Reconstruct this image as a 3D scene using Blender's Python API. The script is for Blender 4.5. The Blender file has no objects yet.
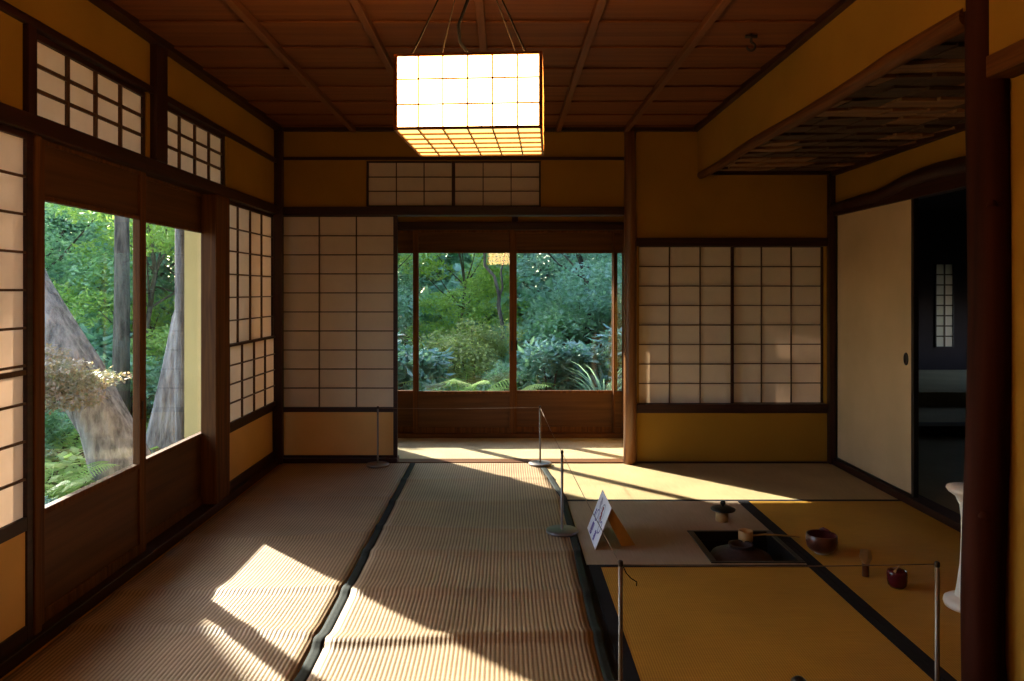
import bpy, math, random
from mathutils import Vector, Matrix, noise
random.seed(7)
S = bpy.context.scene
COL = S.collection
PI = math.pi

# ---------------------------------------------------------------- camera
cam = bpy.data.cameras.new('camera'); camo = bpy.data.objects.new('camera', cam); COL.objects.link(camo)
camo.location = (0, 0, 1.18); camo.rotation_euler = (PI/2, 0, 0)
cam.sensor_width = 36; cam.lens = 36*736/1024
cam.shift_x = 7/1024; cam.shift_y = -49.5/1024
cam.clip_start = 0.05; cam.clip_end = 300
S.camera = camo
# ---------------------------------------------------------------- view
S.view_settings.view_transform = 'Standard'; S.view_settings.look = 'None'
S.view_settings.gamma = 1; S.view_settings.use_curve_mapping = False
S.view_settings.exposure = 1.0
# ---------------------------------------------------------------- sky
W = bpy.data.worlds.new('sky'); S.world = W; W.use_nodes = True
wn = W.node_tree; wn.nodes.clear()
wo = wn.nodes.new('ShaderNodeOutputWorld'); wb = wn.nodes.new('ShaderNodeBackground')
sk = wn.nodes.new('ShaderNodeTexSky'); sk.sky_type = 'NISHITA'; sk.sun_disc = False
sk.sun_elevation = math.radians(30); sk.sun_rotation = math.radians(-45)
sk.air_density = 1.0; sk.dust_density = 1.5
wn.links.new(sk.outputs[0], wb.inputs[0]); wn.links.new(wb.outputs[0], wo.inputs[0])
wb.inputs[1].default_value = 0.60
# ---------------------------------------------------------------- sun (from the garden, back left, 30 degrees high)
sl = bpy.data.lights.new('sun', 'SUN'); so = bpy.data.objects.new('sun', sl); COL.objects.link(so)
sl.energy = 12.0; sl.angle = math.radians(0.9); sl.color = (1.0, 0.93, 0.80)
dirv = Vector((0.70, -0.714, -0.577)).normalized()
so.rotation_euler = dirv.to_track_quat('-Z', 'Y').to_euler(); so.location = (-10, 15, 12)
# bounces
S.cycles.max_bounces = 10; S.cycles.diffuse_bounces = 6; S.cycles.transparent_max_bounces = 16
S.cycles.sample_clamp_indirect = 6

LANTERN = 12.0

# ================================================================ materials
def newmat(name):
    m = bpy.data.materials.new(name); m.use_nodes = True
    nt = m.node_tree; nt.nodes.clear()
    out = nt.nodes.new('ShaderNodeOutputMaterial')
    return m, nt, out
def N(nt, t, **k):
    n = nt.nodes.new(t)
    for a, b in k.items(): setattr(n, a, b)
    return n
def coords(nt, scale=(1, 1, 1), rot=(0, 0, 0)):
    tc = N(nt, 'ShaderNodeTexCoord'); mp = N(nt, 'ShaderNodeMapping')
    mp.inputs['Scale'].default_value = scale; mp.inputs['Rotation'].default_value = rot
    nt.links.new(tc.outputs['Object'], mp.inputs[0]); return mp.outputs[0]
def ramp(nt, fac, stops):
    r = N(nt, 'ShaderNodeValToRGB'); e = r.color_ramp.elements
    while len(e) < len(stops): e.new(0.5)
    for i, (p, c) in enumerate(stops):
        e[i].position = p; e[i].color = (*c, 1)
    nt.links.new(fac, r.inputs[0]); return r.outputs[0]
def pbsdf(nt, out, col=None, rough=.6, spec=.3, metal=0):
    b = N(nt, 'ShaderNodeBsdfPrincipled')
    b.inputs['Roughness'].default_value = rough; b.inputs['Specular IOR Level'].default_value = spec
    b.inputs['Metallic'].default_value = metal
    if isinstance(col, tuple): b.inputs['Base Color'].default_value = (*col, 1)
    elif col is not None: nt.links.new(col, b.inputs['Base Color'])
    nt.links.new(b.outputs[0], out.inputs[0]); return b
def bump(nt, b, h, strength=.3, dist=.002):
    bp = N(nt, 'ShaderNodeBump'); bp.inputs['Strength'].default_value = strength; bp.inputs['Distance'].default_value = dist
    nt.links.new(h, bp.inputs['Height']); nt.links.new(bp.outputs[0], b.inputs['Normal'])
def flat(name, col, rough=.6, spec=.3, metal=0, vary=.15, scale=30):
    m, nt, out = newmat(name)
    n = N(nt, 'ShaderNodeTexNoise'); n.inputs['Scale'].default_value = scale; n.inputs['Detail'].default_value = 4
    nt.links.new(coords(nt), n.inputs['Vector'])
    c0 = tuple(c*(1-vary) for c in col); c1 = tuple(min(1, c*(1+vary)) for c in col)
    b = pbsdf(nt, out, ramp(nt, n.outputs['Fac'], [(.3, c0), (.7, c1)]), rough, spec, metal)
    return m
def wood(name, c0, c1, axis='X', rough=.45, spec=.35, grain=1.0):
    m, nt, out = newmat(name)
    sc = {'X': (1.5, 38, 38), 'Y': (38, 1.5, 38), 'Z': (38, 38, 1.5)}[axis]
    v = coords(nt, tuple(s*grain for s in sc))
    n = N(nt, 'ShaderNodeTexNoise'); n.inputs['Scale'].default_value = 1.3; n.inputs['Detail'].default_value = 6; n.inputs['Distortion'].default_value = .6
    nt.links.new(v, n.inputs['Vector'])
    b = pbsdf(nt, out, ramp(nt, n.outputs['Fac'], [(.3, c0), (.72, c1)]), rough, spec)
    bump(nt, b, n.outputs['Fac'], .25, .002)
    return m
def plaster(name, c, rough=.9):
    m, nt, out = newmat(name)
    n = N(nt, 'ShaderNodeTexNoise'); n.inputs['Scale'].default_value = 2.2; n.inputs['Detail'].default_value = 8
    f = N(nt, 'ShaderNodeTexNoise'); f.inputs['Scale'].default_value = 260; f.inputs['Detail'].default_value = 3
    v = coords(nt); nt.links.new(v, n.inputs['Vector']); nt.links.new(v, f.inputs['Vector'])
    c0 = tuple(x*.88 for x in c); c1 = tuple(x*1.1 for x in c)
    b = pbsdf(nt, out, ramp(nt, n.outputs['Fac'], [(.3, c0), (.7, c1)]), rough, .1)
    bump(nt, b, f.outputs['Fac'], .35, .002)
    return m
def tatami(name, c0, c1, period=.014, axis='X', depth=.5, blotch=.12, rough=.62, spec=.3):
    """woven rush: ribs across `axis`, finer thread across the other"""
    m, nt, out = newmat(name)
    v = coords(nt)
    w = N(nt, 'ShaderNodeTexWave', wave_type='BANDS', bands_direction=axis, wave_profile='SIN')
    w.inputs['Scale'].default_value = .31416/period; w.inputs['Distortion'].default_value = .25; w.inputs['Detail'].default_value = 1
    w.inputs['Detail Scale'].default_value = 2
    nt.links.new(v, w.inputs['Vector'])
    n = N(nt, 'ShaderNodeTexNoise'); n.inputs['Scale'].default_value = 3; n.inputs['Detail'].default_value = 5
    nt.links.new(v, n.inputs['Vector'])
    st = N(nt, 'ShaderNodeTexNoise'); st.inputs['Scale'].default_value = 1; st.inputs['Detail'].default_value = 3
    sc = (8, 160, 8) if axis == 'X' else (160, 8, 8)
    nt.links.new(coords(nt, sc), st.inputs['Vector'])
    base = ramp(nt, w.outputs['Fac'], [(.1, c0), (.75, c1)])
    mx = N(nt, 'ShaderNodeMixRGB', blend_type='MULTIPLY'); mx.inputs[0].default_value = 1
    g = ramp(nt, n.outputs['Fac'], [(.25, (1-blotch*2,)*3), (.75, (1, 1, 1))])
    nt.links.new(base, mx.inputs[1]); nt.links.new(g, mx.inputs[2])
    mx2 = N(nt, 'ShaderNodeMixRGB', blend_type='MULTIPLY'); mx2.inputs[0].default_value = 1
    g2 = ramp(nt, st.outputs['Fac'], [(.3, (.86, .85, .82)), (.7, (1, 1, 1))])
    nt.links.new(mx.outputs[0], mx2.inputs[1]); nt.links.new(g2, mx2.inputs[2])
    b = pbsdf(nt, out, mx2.outputs[0], rough, spec)
    bump(nt, b, w.outputs['Fac'], depth, .0016)
    return m
def paper(name, col, trans=.55):
    m, nt, out = newmat(name)
    n = N(nt, 'ShaderNodeTexNoise'); n.inputs['Scale'].default_value = 5; n.inputs['Detail'].default_value = 9; n.inputs['Roughness'].default_value = .7
    nt.links.new(coords(nt), n.inputs['Vector'])
    c = ramp(nt, n.outputs['Fac'], [(.3, tuple(x*.9 for x in col)), (.7, col)])
    d = N(nt, 'ShaderNodeBsdfDiffuse'); t = N(nt, 'ShaderNodeBsdfTranslucent'); mx = N(nt, 'ShaderNodeMixShader')
    nt.links.new(c, d.inputs[0]); nt.links.new(c, t.inputs[0]); mx.inputs[0].default_value = trans
    nt.links.new(d.outputs[0], mx.inputs[1]); nt.links.new(t.outputs[0], mx.inputs[2]); nt.links.new(mx.outputs[0], out.inputs[0])
    return m
def glass(name):
    m, nt, out = newmat(name)
    t = N(nt, 'ShaderNodeBsdfTransparent'); t.inputs[0].default_value = (.94, .97, .96, 1)
    g = N(nt, 'ShaderNodeBsdfGlossy'); g.inputs['Roughness'].default_value = .01
    ge = N(nt, 'ShaderNodeNewGeometry'); dt = N(nt, 'ShaderNodeVectorMath', operation='DOT_PRODUCT')
    nt.links.new(ge.outputs['Incoming'], dt.inputs[0]); nt.links.new(ge.outputs['Normal'], dt.inputs[1])
    def mth(op, a, b=None):
        q = N(nt, 'ShaderNodeMath', operation=op)
        for i, x in enumerate((a, b)):
            if x is None: continue
            if isinstance(x, (int, float)): q.inputs[i].default_value = x
            else: nt.links.new(x, q.inputs[i])
        return q.outputs[0]
    c = mth('ABSOLUTE', dt.outputs['Value']); f5 = mth('POWER', mth('SUBTRACT', 1.0, c), 5.0)
    fr = mth('ADD', mth('MULTIPLY', f5, .9), .03)
    mx = N(nt, 'ShaderNodeMixShader'); nt.links.new(fr, mx.inputs[0])
    nt.links.new(t.outputs[0], mx.inputs[1]); nt.links.new(g.outputs[0], mx.inputs[2]); nt.links.new(mx.outputs[0], out.inputs[0])
    return m
def emit(name, col, s):
    m, nt, out = newmat(name)
    e = N(nt, 'ShaderNodeEmission'); e.inputs[0].default_value = (*col, 1); e.inputs[1].default_value = s
    nt.links.new(e.outputs[0], out.inputs[0]); return m
def leafmat(name, cols, trans=.45, rough=.4, spec=.5):
    m, nt, out = newmat(name)
    n = N(nt, 'ShaderNodeTexNoise'); n.inputs['Scale'].default_value = 4.5; n.inputs['Detail'].default_value = 6; n.inputs['Roughness'].default_value = .8
    nt.links.new(coords(nt), n.inputs['Vector'])
    k = len(cols); c = ramp(nt, n.outputs['Fac'], [(.3+.4*i/(k-1), cc) for i, cc in enumerate(cols)])
    b = N(nt, 'ShaderNodeBsdfPrincipled'); b.inputs['Roughness'].default_value = rough; b.inputs['Specular IOR Level'].default_value = spec
    nt.links.new(c, b.inputs['Base Color'])
    t = N(nt, 'ShaderNodeBsdfTranslucent')
    mc = N(nt, 'ShaderNodeMixRGB', blend_type='MULTIPLY'); mc.inputs[0].default_value = 1; mc.inputs[2].default_value = (1.3, 1.4, .85, 1)
    nt.links.new(c, mc.inputs[1]); nt.links.new(mc.outputs[0], t.inputs[0])
    mx = N(nt, 'ShaderNodeMixShader'); mx.inputs[0].default_value = trans
    nt.links.new(b.outputs[0], mx.inputs[1]); nt.links.new(t.outputs[0], mx.inputs[2]); nt.links.new(mx.outputs[0], out.inputs[0])
    return m

DK0, DK1 = (.014, .0035, .003), (.046, .012, .008)
M = {}
for ax in 'XYZ':
    M['dark'+ax] = wood('dark_wood_'+ax.lower(), DK0, DK1, ax)
    M['mid'+ax] = wood('brown_wood_'+ax.lower(), (.060, .018, .004), (.16, .058, .013), ax, .6, .18)
M['ceil'] = wood('ceiling_board', (.11, .032, .009), (.20, .064, .018), 'X', .6, .2, .5)
M['batten'] = wood('ceiling_batten', (.10, .031, .010), (.18, .062, .019), 'Y', .55, .25)
M['boardX'] = wood('door_board_x', (.060, .021, .006), (.12, .045, .012), 'X', .5, .25, .6)
M['boardY'] = wood('door_board_y', (.060, .021, .006), (.12, .045, .012), 'Y', .5, .25, .6)
M['plaster'] = plaster('earth_plaster', (.33, .168, .022))
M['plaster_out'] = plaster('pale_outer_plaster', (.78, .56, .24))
M['koshi'] = plaster('pale_paper_board', (.76, .47, .18), .8)
M['shoji'] = paper('shoji_paper', (.82, .69, .56), .34)
M['fusuma'] = plaster('fusuma_paper', (.60, .43, .25), .8)
M['lattice'] = wood('lattice_wood', (.06, .028, .014), (.12, .06, .03), 'Z', .5, .3)
M['black'] = flat('black_lacquer', (.012, .010, .010), .35, .4)
M['glass'] = glass('window_glass')
M['mat'] = tatami('tatami_rush', (.50, .235, .022), (.66, .335, .042), .0085, 'X', .3)
M['matback'] = tatami('tatami_rush_back', (.46, .36, .20), (.52, .41, .24), .006, 'Y', .15)
M['matfar'] = tatami('tatami_rush_far', (.46, .33, .16), (.52, .38, .20), .006, 'Y', .15)
M['mathalf'] = tatami('tatami_rush_half', (.44, .30, .20), (.48, .335, .225), .004, 'Y', .1)
M['goza'] = tatami('goza_rush', (.27, .160, .085), (.52, .345, .200), .0150, 'X', .8, .16, .55, .35)
M['border'] = flat('black_border_cloth', (.014, .012, .015), .8, .15)
M['gborder'] = flat('dark_green_border_cloth', (.016, .018, .015), .8, .2, vary=.3, scale=90)
M['steel'] = flat('brushed_steel', (.25, .22, .20), .5, .5, .95, .05)
M['rope'] = flat('brown_rope', (.20, .14, .10), .8, .2)
M['white'] = flat('white_gloss', (.80, .72, .64), .35, .4, vary=.03)
M['bamboo'] = flat('bamboo', (.50, .30, .12), .5, .3)
M['iron'] = flat('cast_iron', (.035, .024, .022), .6, .35, .3, .3, 60)
M['kettle'] = flat('brown_iron', (.050, .030, .028), .7, .25, .1, .25, 50)
M['iron_lid'] = flat('dark_bronze', (.035, .035, .032), .45, .4, .5)
M['redlac'] = flat('dark_red_lacquer', (.075, .006, .010), .22, .5, vary=.05)
M['raku'] = flat('brown_glaze', (.10, .030, .016), .3, .5, vary=.5, scale=22)
M['rakured'] = flat('dark_red_glaze', (.09, .012, .012), .3, .5, vary=.3, scale=22)
M['whitefoot'] = flat('pale_glaze', (.5, .44, .38), .4, .4)
M['bulb_side'] = emit('lantern_side_paper', (1.0, .56, .20), LANTERN)
M['bulb_bottom'] = emit('lantern_base_paper', (1.0, .60, .17), 1.45)
M['bulb'] = emit('lamp_bulb', (1.0, .50, .14), 480)
M['lframe'] = wood('lantern_frame_wood', (.42, .18, .05), (.58, .28, .09), 'Z', .5, .3)
M['cord'] = flat('black_cord', (.005, .004, .004), .95, .05)
M['wire'] = flat('dark_wire', (.012, .008, .006), .9, .05)
M['card'] = flat('sign_card', (.80, .77, .80), .5, .3, vary=.02)
M['ink'] = flat('purple_ink', (.12, .07, .28), .6, .2)
M['inkred'] = flat('red_brown_ink', (.30, .05, .06), .6, .2)
M['inkgrey'] = flat('grey_ink', (.40, .37, .42), .6, .2)
M['tanboard'] = flat('tan_board', (.52, .30, .10), .6, .2, vary=.06)
M['roof'] = flat('roof_shingle', (.08, .06, .05), .9, .1)
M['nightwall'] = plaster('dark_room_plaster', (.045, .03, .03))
M['ajiro'] = wood('split_board', (.040, .022, .014), (.11, .062, .036), 'X', .6, .25, .5)
M['ajiro2'] = wood('split_board_pale', (.15, .075, .034), (.30, .15, .068), 'X', .6, .25, .5)
M['log'] = wood('rustic_log', (.012, .003, .003), (.060, .014, .008), 'Z', .8, .12, .3)
M['barkpost'] = wood('polished_post', (.10, .036, .012), (.24, .10, .036), 'Z', .35, .45, .5)

def bark(name, c0, c1):
    m, nt, out = newmat(name)
    v = coords(nt, (9, 9, 1.6))
    n = N(nt, 'ShaderNodeTexNoise'); n.inputs['Scale'].default_value = 2; n.inputs['Detail'].default_value = 8; n.inputs['Roughness'].default_value = .65
    nt.links.new(v, n.inputs['Vector'])
    b = pbsdf(nt, out, ramp(nt, n.outputs['Fac'], [(.35, c0), (.62, c1)]), .9, .1)
    bump(nt, b, n.outputs['Fac'], 1.0, .04); return m
M['bark'] = bark('grey_bark', (.14, .12, .12), (.48, .42, .40))
M['bark2'] = bark('dark_bark', (.06, .05, .045), (.22, .18, .15))
M['soil'] = flat('garden_soil', (.065, .05, .03), 1, .05, vary=.5, scale=6)
M['leafA'] = leafmat('leaf_blue_green', [(.13, .24, .20), (.33, .50, .44), (.60, .76, .70)])  # pale bluish tones, garden haze put into the leaf colour
M['leafB'] = leafmat('leaf_green', [(.17, .29, .21), (.37, .53, .40), (.64, .78, .62)])  # lightened, hazy garden brightness put into the leaf colour
M['leafC'] = leafmat('leaf_yellow_green', [(.22, .32, .10), (.42, .54, .18), (.64, .72, .32)], .5)
M['leafD'] = leafmat('leaf_glossy', [(.12, .24, .20), (.24, .42, .36), (.42, .60, .58)], .25, .22, .9)
M['leafE'] = leafmat('leaf_red_maple', [(.22, .27, .16), (.40, .30, .22), (.60, .34, .32)], .3)
M['leafF'] = leafmat('leaf_olive', [(.22, .27, .10), (.42, .45, .19), (.60, .60, .32)])
M['fern'] = leafmat('fern_frond', [(.26, .44, .13), (.45, .62, .22), (.62, .76, .38)])

# ================================================================ mesh builder
class MB:
    def __init__(s): s.v = []; s.f = []; s.mi = []; s.m = 0; s.sm = []
    def add(s, vs, fs, smooth=False):
        o = len(s.v); s.v += [tuple(v) for v in vs]
        for f in fs: s.f.append(tuple(i+o for i in f)); s.mi.append(s.m); s.sm.append(smooth)
        return s
    def box(s, x0, x1, y0, y1, z0, z1):
        if x0 > x1: x0, x1 = x1, x0
        if y0 > y1: y0, y1 = y1, y0
        if z0 > z1: z0, z1 = z1, z0
        return s.add([(x0,y0,z0),(x1,y0,z0),(x1,y1,z0),(x0,y1,z0),(x0,y0,z1),(x1,y0,z1),(x1,y1,z1),(x0,y1,z1)],
              [(0,3,2,1),(4,5,6,7),(0,1,5,4),(1,2,6,5),(2,3,7,6),(3,0,4,7)])
    def hexa(s, p):       # 8 points ordered like box
        return s.add(p, [(0,3,2,1),(4,5,6,7),(0,1,5,4),(1,2,6,5),(2,3,7,6),(3,0,4,7)])
    def tube(s, pts, r, n=10, cap=True, wob=0, seed=0):
        pts = [Vector(p) for p in pts]; k = len(pts)
        rs = r if isinstance(r, (list, tuple)) else [r]*k
        rings = []; up = None
        for i, p in enumerate(pts):
            t = (pts[min(i+1, k-1)]-pts[max(i-1, 0)]).normalized()
            if up is None: up = Vector((0,0,1)) if abs(t.z) < .9 else Vector((1,0,0))
            a = t.cross(up).normalized(); b = a.cross(t).normalized(); up = b
            for j in range(n):
                th = 2*PI*j/n; rr = rs[i]
                if wob: rr *= 1+wob*noise.noise(Vector((math.cos(th)*1.4+seed, math.sin(th)*1.4, i*.45+seed)))
                rings.append(p+a*math.cos(th)*rr+b*math.sin(th)*rr)
        fs = [(i*n+j, i*n+(j+1) % n, (i+1)*n+(j+1) % n, (i+1)*n+j) for i in range(k-1) for j in range(n)]
        s.add(rings, fs, True)
        if cap:
            o = len(s.v)-k*n
            s.f.append(tuple(o+j for j in range(n))[::-1]); s.mi.append(s.m); s.sm.append(False)
            s.f.append(tuple(o+(k-1)*n+j for j in range(n))); s.mi.append(s.m); s.sm.append(False)
        return s
    def lathe(s, prof, n=32, c=(0,0,0)):
        vs = []; k = len(prof)
        for r, z in prof:
            for j in range(n):
                th = 2*PI*j/n; vs.append((c[0]+max(r, 1e-5)*math.cos(th), c[1]+max(r, 1e-5)*math.sin(th), c[2]+z))
        fs = [(i*n+j, i*n+(j+1) % n, (i+1)*n+(j+1) % n, (i+1)*n+j) for i in range(k-1) for j in range(n)]
        return s.add(vs, fs, True)
    def build(s, name, mats, parent=None, bevel=0, loc=None):
        me = bpy.data.meshes.new(name); me.from_pydata(s.v, [], s.f)
        if not isinstance(mats, (list, tuple)): mats = [mats]
        for m in mats: me.materials.append(M[m] if isinstance(m, str) else m)
        me.polygons.foreach_set('material_index', s.mi); me.polygons.foreach_set('use_smooth', s.sm)
        me.update()
        o = bpy.data.objects.new(name, me); COL.objects.link(o)
        if parent is not None:
            o.parent = parent
            o.matrix_parent_inverse = Matrix.LocRotScale(parent.location, parent.rotation_euler, None).inverted() if loc is None else Matrix()
        if bevel:
            b = o.modifiers.new('bevel', 'BEVEL'); b.width = bevel; b.segments = 2; b.limit_method = 'ANGLE'
        return o
def B(*a): return MB().box(*a)
def empty(name, loc=(0,0,0), rz=0):
    o = bpy.data.objects.new(name, None); COL.objects.link(o); o.location = loc; o.rotation_euler = (0,0,rz); o.empty_display_size = .1
    return o
def tag(o, label, cat, group=None, kind=None):
    o['label'] = label; o['category'] = cat
    if group: o['group'] = group
    if kind: o['kind'] = kind
    return o
def struct(o): o['kind'] = 'structure'; return o
def copy_tree(o, parent=None):
    c = o.copy(); COL.objects.link(c)
    if parent is not None: c.parent = parent
    for ch in [x for x in bpy.data.objects if x.parent == o]: copy_tree(ch, c)
    return c

# ================================================================ room constants
XL, XR, YB, ZC = -1.565, 2.25, 5.05, 2.29
XD = 1.32            # hanging wall above the hearth column
YE = 5.95            # garden door line beyond the corridor

# ---------------------------------------------------------------- floor
struct(MB().box(-1.60, .90, -1.30, 5.13, -.12, -.045).box(1.30, 2.30, -1.30, 5.13, -.12, -.045)
       .box(.90, 1.30, -1.30, 3.195, -.12, -.045).box(.90, 1.30, 3.615, 5.13, -.12, -.045).build('floor', 'midX'))
struct(B(-1.60, 1.02, 5.13, 6.02, -.12, -.04).build('floor_corridor', 'midX'))
struct(MB().box(2.33, 7.2, 1.6, 6.34, -.12, -.03).box(3.38, 7.2, 6.34, 10.2, -.12, -.03).build('floor_dark_room', 'matback'))

# ---------------------------------------------------------------- left wall
m = MB()
x0, x1 = -1.64, -1.57
m.box(x0, x1, -1.3, 2.40, 1.76, ZC)
m.box(x0, x1, 2.40, 5.13, 2.06, ZC)
m.box(x0, x1, 3.226, 3.40, 1.76, 2.06)
m.box(x0, x1, 4.15, 5.13, 1.76, 2.06)
m.box(x0, x1, -1.3, 1.48, 0, 1.70)
struct(m.build('wall_left', 'plaster'))
struct(B(-1.66, -1.545, -1.3, 5.05, 1.70, 1.76).build('trim_1', 'darkY', bevel=.003))     # lintel rail
struct(B(-1.60, -1.553, -1.3, 5.05, 2.052, 2.082).build('trim_2', 'darkY', bevel=.003))
struct(B(-1.68, -1.545, -1.3, 5.05, -.04, .036).build('baseboard_left', 'darkY', bevel=.003))
struct(B(-1.625, -1.55, 2.395, 2.44, 1.76, 2.052).build('trim_3', 'darkZ', bevel=.003))
struct(B(-1.66, -1.557, 2.44, 2.478, .036, 1.70).build('trim_4', 'midZ', bevel=.004))
struct(B(-1.625, -1.54, 3.255, 3.365, 1.76, ZC).build('trim_5', 'darkZ', bevel=.004))
struct(B(-1.63, -1.545, 3.94, 4.135, .036, 1.70).build('trim_6', 'midZ', bevel=.005))
struct(B(-1.66, -1.553, 1.44, 1.50, .036, 1.70).build('trim_7', 'midZ', bevel=.004))
struct(B(XL-.01, XL+.048, YB-.048, YB, 0, ZC).build('trim_8', 'darkZ', bevel=.004))        # corner post
# ceiling edge moulding
struct(B(XL-.005, XL+.05, -1.3, YB, ZC-.018, ZC+.03).build('trim_9', 'darkY', bevel=.003))
struct(B(XD-.035, XD+.015, -1.3, YB, ZC-.018, ZC+.03).build('trim_10', 'darkY', bevel=.003))
struct(B(XL+.05, XD-.035, YB-.035, YB, ZC-.018, ZC+.03).build('trim_11', 'darkX', bevel=.003))

# ---------------------------------------------------------------- lattice panels (shoji)
def lattice(par, axis, a0, a1, z0, z1, p, cols, rows, w=.006, d=.012, fr=(.02,.02,.02,.02), face=1, names=True, stack=0):
    """axis 'X': panel in the XZ plane at Y=p; axis 'Y': panel in the YZ plane at X=p. face: side of the lattice (towards room)"""
    def bx(mb, u0, u1, q0, q1, v0, v1):
        if axis == 'X': mb.box(u0, u1, q0, q1, v0, v1)
        else: mb.box(q0, q1, u0, u1, v0, v1)
    l, r, b, t = fr
    D = .026
    fm = MB()
    if l: bx(fm, a0, a0+l, p-D/2, p+D/2, z0, z1)
    if r: bx(fm, a1-r, a1, p-D/2, p+D/2, z0, z1)
    if b: bx(fm, a0+l, a1-r, p-D/2, p+D/2, z0, z0+b)
    if t: bx(fm, a0+l, a1-r, p-D/2, p+D/2, z1-t, z1)
    f = fm.build('frame', 'darkX' if axis == 'X' else 'darkY', par, .002)
    km = MB()
    A0, A1, Z0, Z1 = a0+l, a1-r, z0+b, z1-t
    q0, q1 = (p-D/2+.002, p-D/2+.002+d) if face < 0 else (p+D/2-.002-d, p+D/2-.002)
    for i in range(1, cols):
        u = A0+(A1-A0)*i/cols; bx(km, u-w/2, u+w/2, q0, q1, Z0, Z1)
    for j in range(1, rows):
        v = Z0+(Z1-Z0)*j/rows; bx(km, A0, A1, q0+.0015, q1-.0015, v-w/2, v+w/2)
    km.build('lattice', 'lattice', par)
    pm = MB(); pq = q1 if face < 0 else q0
    bx(pm, A0-.002, A1+.002, pq, pq+.0012*(1 if face < 0 else -1), Z0-.002, Z1+.002)
    pm.build('paper', 'shoji', par)
    return f

# transom windows, left wall (lattice faces +X)
for i, (a, b, n) in enumerate([(2.455, 3.245, 1), (3.375, 4.145, 2)]):
    w = struct(empty('window_%d' % n, (-1.59, (a+b)/2, 1.76)))
    lattice(w, 'Y', a, b, 1.762, 2.05, -1.59, 4, 3, w=.013, fr=(.028,.03,.012,.022), face=1)
    struct(B(-1.66, -1.63, a-.02, b+.02, 1.75, 1.762).build('window_sill', 'darkY', w))

# shoji screens left
def shoji_left(a, b, label, two, name='shoji_screen'):
    s = empty(name, (-1.59, (a+b)/2, .036))
    if two:
        # upper grid and a separately slid lower grid
        lattice(s, 'Y', a, b, .86, 1.70, -1.595, 4, 6, w=.008, fr=(.03,.03,.014,.02), face=1)
        lattice(s, 'Y', a+.022, b-.012, .40, .875, -1.572, 4, 4, w=.008, fr=(.02,.02,.03,.014), face=1)
        MB().box(-1.608, -1.582, a, a+.03, .036, .86).box(-1.608, -1.582, b-.03, b, .036, .86).box(-1.606, -1.584, a, b, .36, .40).box(-1.606, -1.575, a, b, .036, .085).build('lower_frame', 'darkY', s, .002)
    else:
        lattice(s, 'Y', a, b, .395, 1.70, -1.576, 3, 10, w=.008, fr=(.03,.03,.045,.022), face=1)
        MB().box(-1.589, -1.563, a, a+.03, .036, .395).box(-1.589, -1.563, b-.03, b, .036, .395).box(-1.589, -1.563, a+.03, b-.03, .036, .085).build('lower_frame', 'darkY', s, .002)
    if not two: B(-1.588, -1.566, a+.03, b-.03, .905, .922).build('middle_rail', 'lattice', s)
    B(-1.597, -1.585 if two else -1.570, a+.03, b-.03, .085, .36 if two else .395).build('lower_panel', 'koshi', s)
    tag(s, label, 'sliding screen')
    return s
shoji_left(1.50, 2.438, 'paper lattice screen at the left edge, left of the garden glass doors', False)
shoji_left(4.135, 5.05, 'paper lattice screen between the side garden window and the far left corner, lower lattice offset', True)

# shoji back left
s = tag(empty('shoji_screen', (-1.145, 5.09, .036)), 'wide paper lattice screen on the back wall, left of the corridor doorway', 'sliding screen')
lattice(s, 'X', -1.552, -.742, .345, 1.70, 5.085, 3, 10, w=.007, fr=(.014,.028,.034,.008), face=-1)
MB().box(-1.552, -1.535, 5.072, 5.098, .03, .345).box(-.770, -.742, 5.072, 5.098, .03, .345).box(-1.535, -.770, 5.072, 5.098, .03, .048).build('lower_frame', 'darkZ', s, .002)
B(-1.535, -.770, 5.078, 5.090, .048, .345).build('lower_panel', 'koshi', s)
# ---------------------------------------------------------------- back wall
m = MB()
y0, y1 = YB, YB+.08
m.box(XL-.07, -.954, y0, y1, 1.757, ZC)
m.box(-.954, .247, y0, y1, 2.075, ZC)
m.box(.247, .87, y0, y1, 1.757, ZC)
m.box(.87, 2.30, y0, y1, 1.535, ZC)
m.box(.87, 2.30, y0, y1, 0, .35)
m.box(.87, .92, y0, y1, .35, 1.535).box(2.205, 2.30, y0, y1, .35, 1.535)
struct(m.build('wall_back', 'plaster'))
struct(B(XL+.04, .82, YB-.018, YB+.10, 1.700, 1.757).build('trim_12', 'darkX', bevel=.003))
struct(B(XL+.04, .82, YB-.012, YB+.06, 2.078, 2.099).build('trim_13', 'darkX', bevel=.002))
struct(B(.90, 2.215, YB-.02, YB+.09, 1.487, 1.545).build('trim_14', 'darkX', bevel=.003))
struct(B(.90, 2.215, YB-.02, YB+.09, .345, .405).build('trim_15', 'darkX', bevel=.003))
struct(B(2.208, 2.25, YB-.045, YB, 0, 1.98).build('trim_16', 'darkZ', bevel=.004))
struct(B(XL+.04, -.74, YB-.015, YB+.10, -.04, .032).build('baseboard_back', 'darkX', bevel=.002))
struct(B(-.74, .82, YB-.01, YB+.10, -.04, .008).build('trim_17', 'midX', bevel=.002))
struct(B(.89, 2.21, YB-.006, YB+.02, -.04, .012).build('baseboard_right', 'darkX'))
# transom windows on the back wall (two panels)
for n, (a, b) in ((3, (-.954, -.355)), (4, (-.358, .247))):
    w = struct(empty('window_%d' % n, ((a+b)/2, 5.085, 1.757)))
    lattice(w, 'X', a, b, 1.757, 2.075, 5.08, 3, 3, w=.006, fr=(.014,.012,.013,.012), face=-1)
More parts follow.
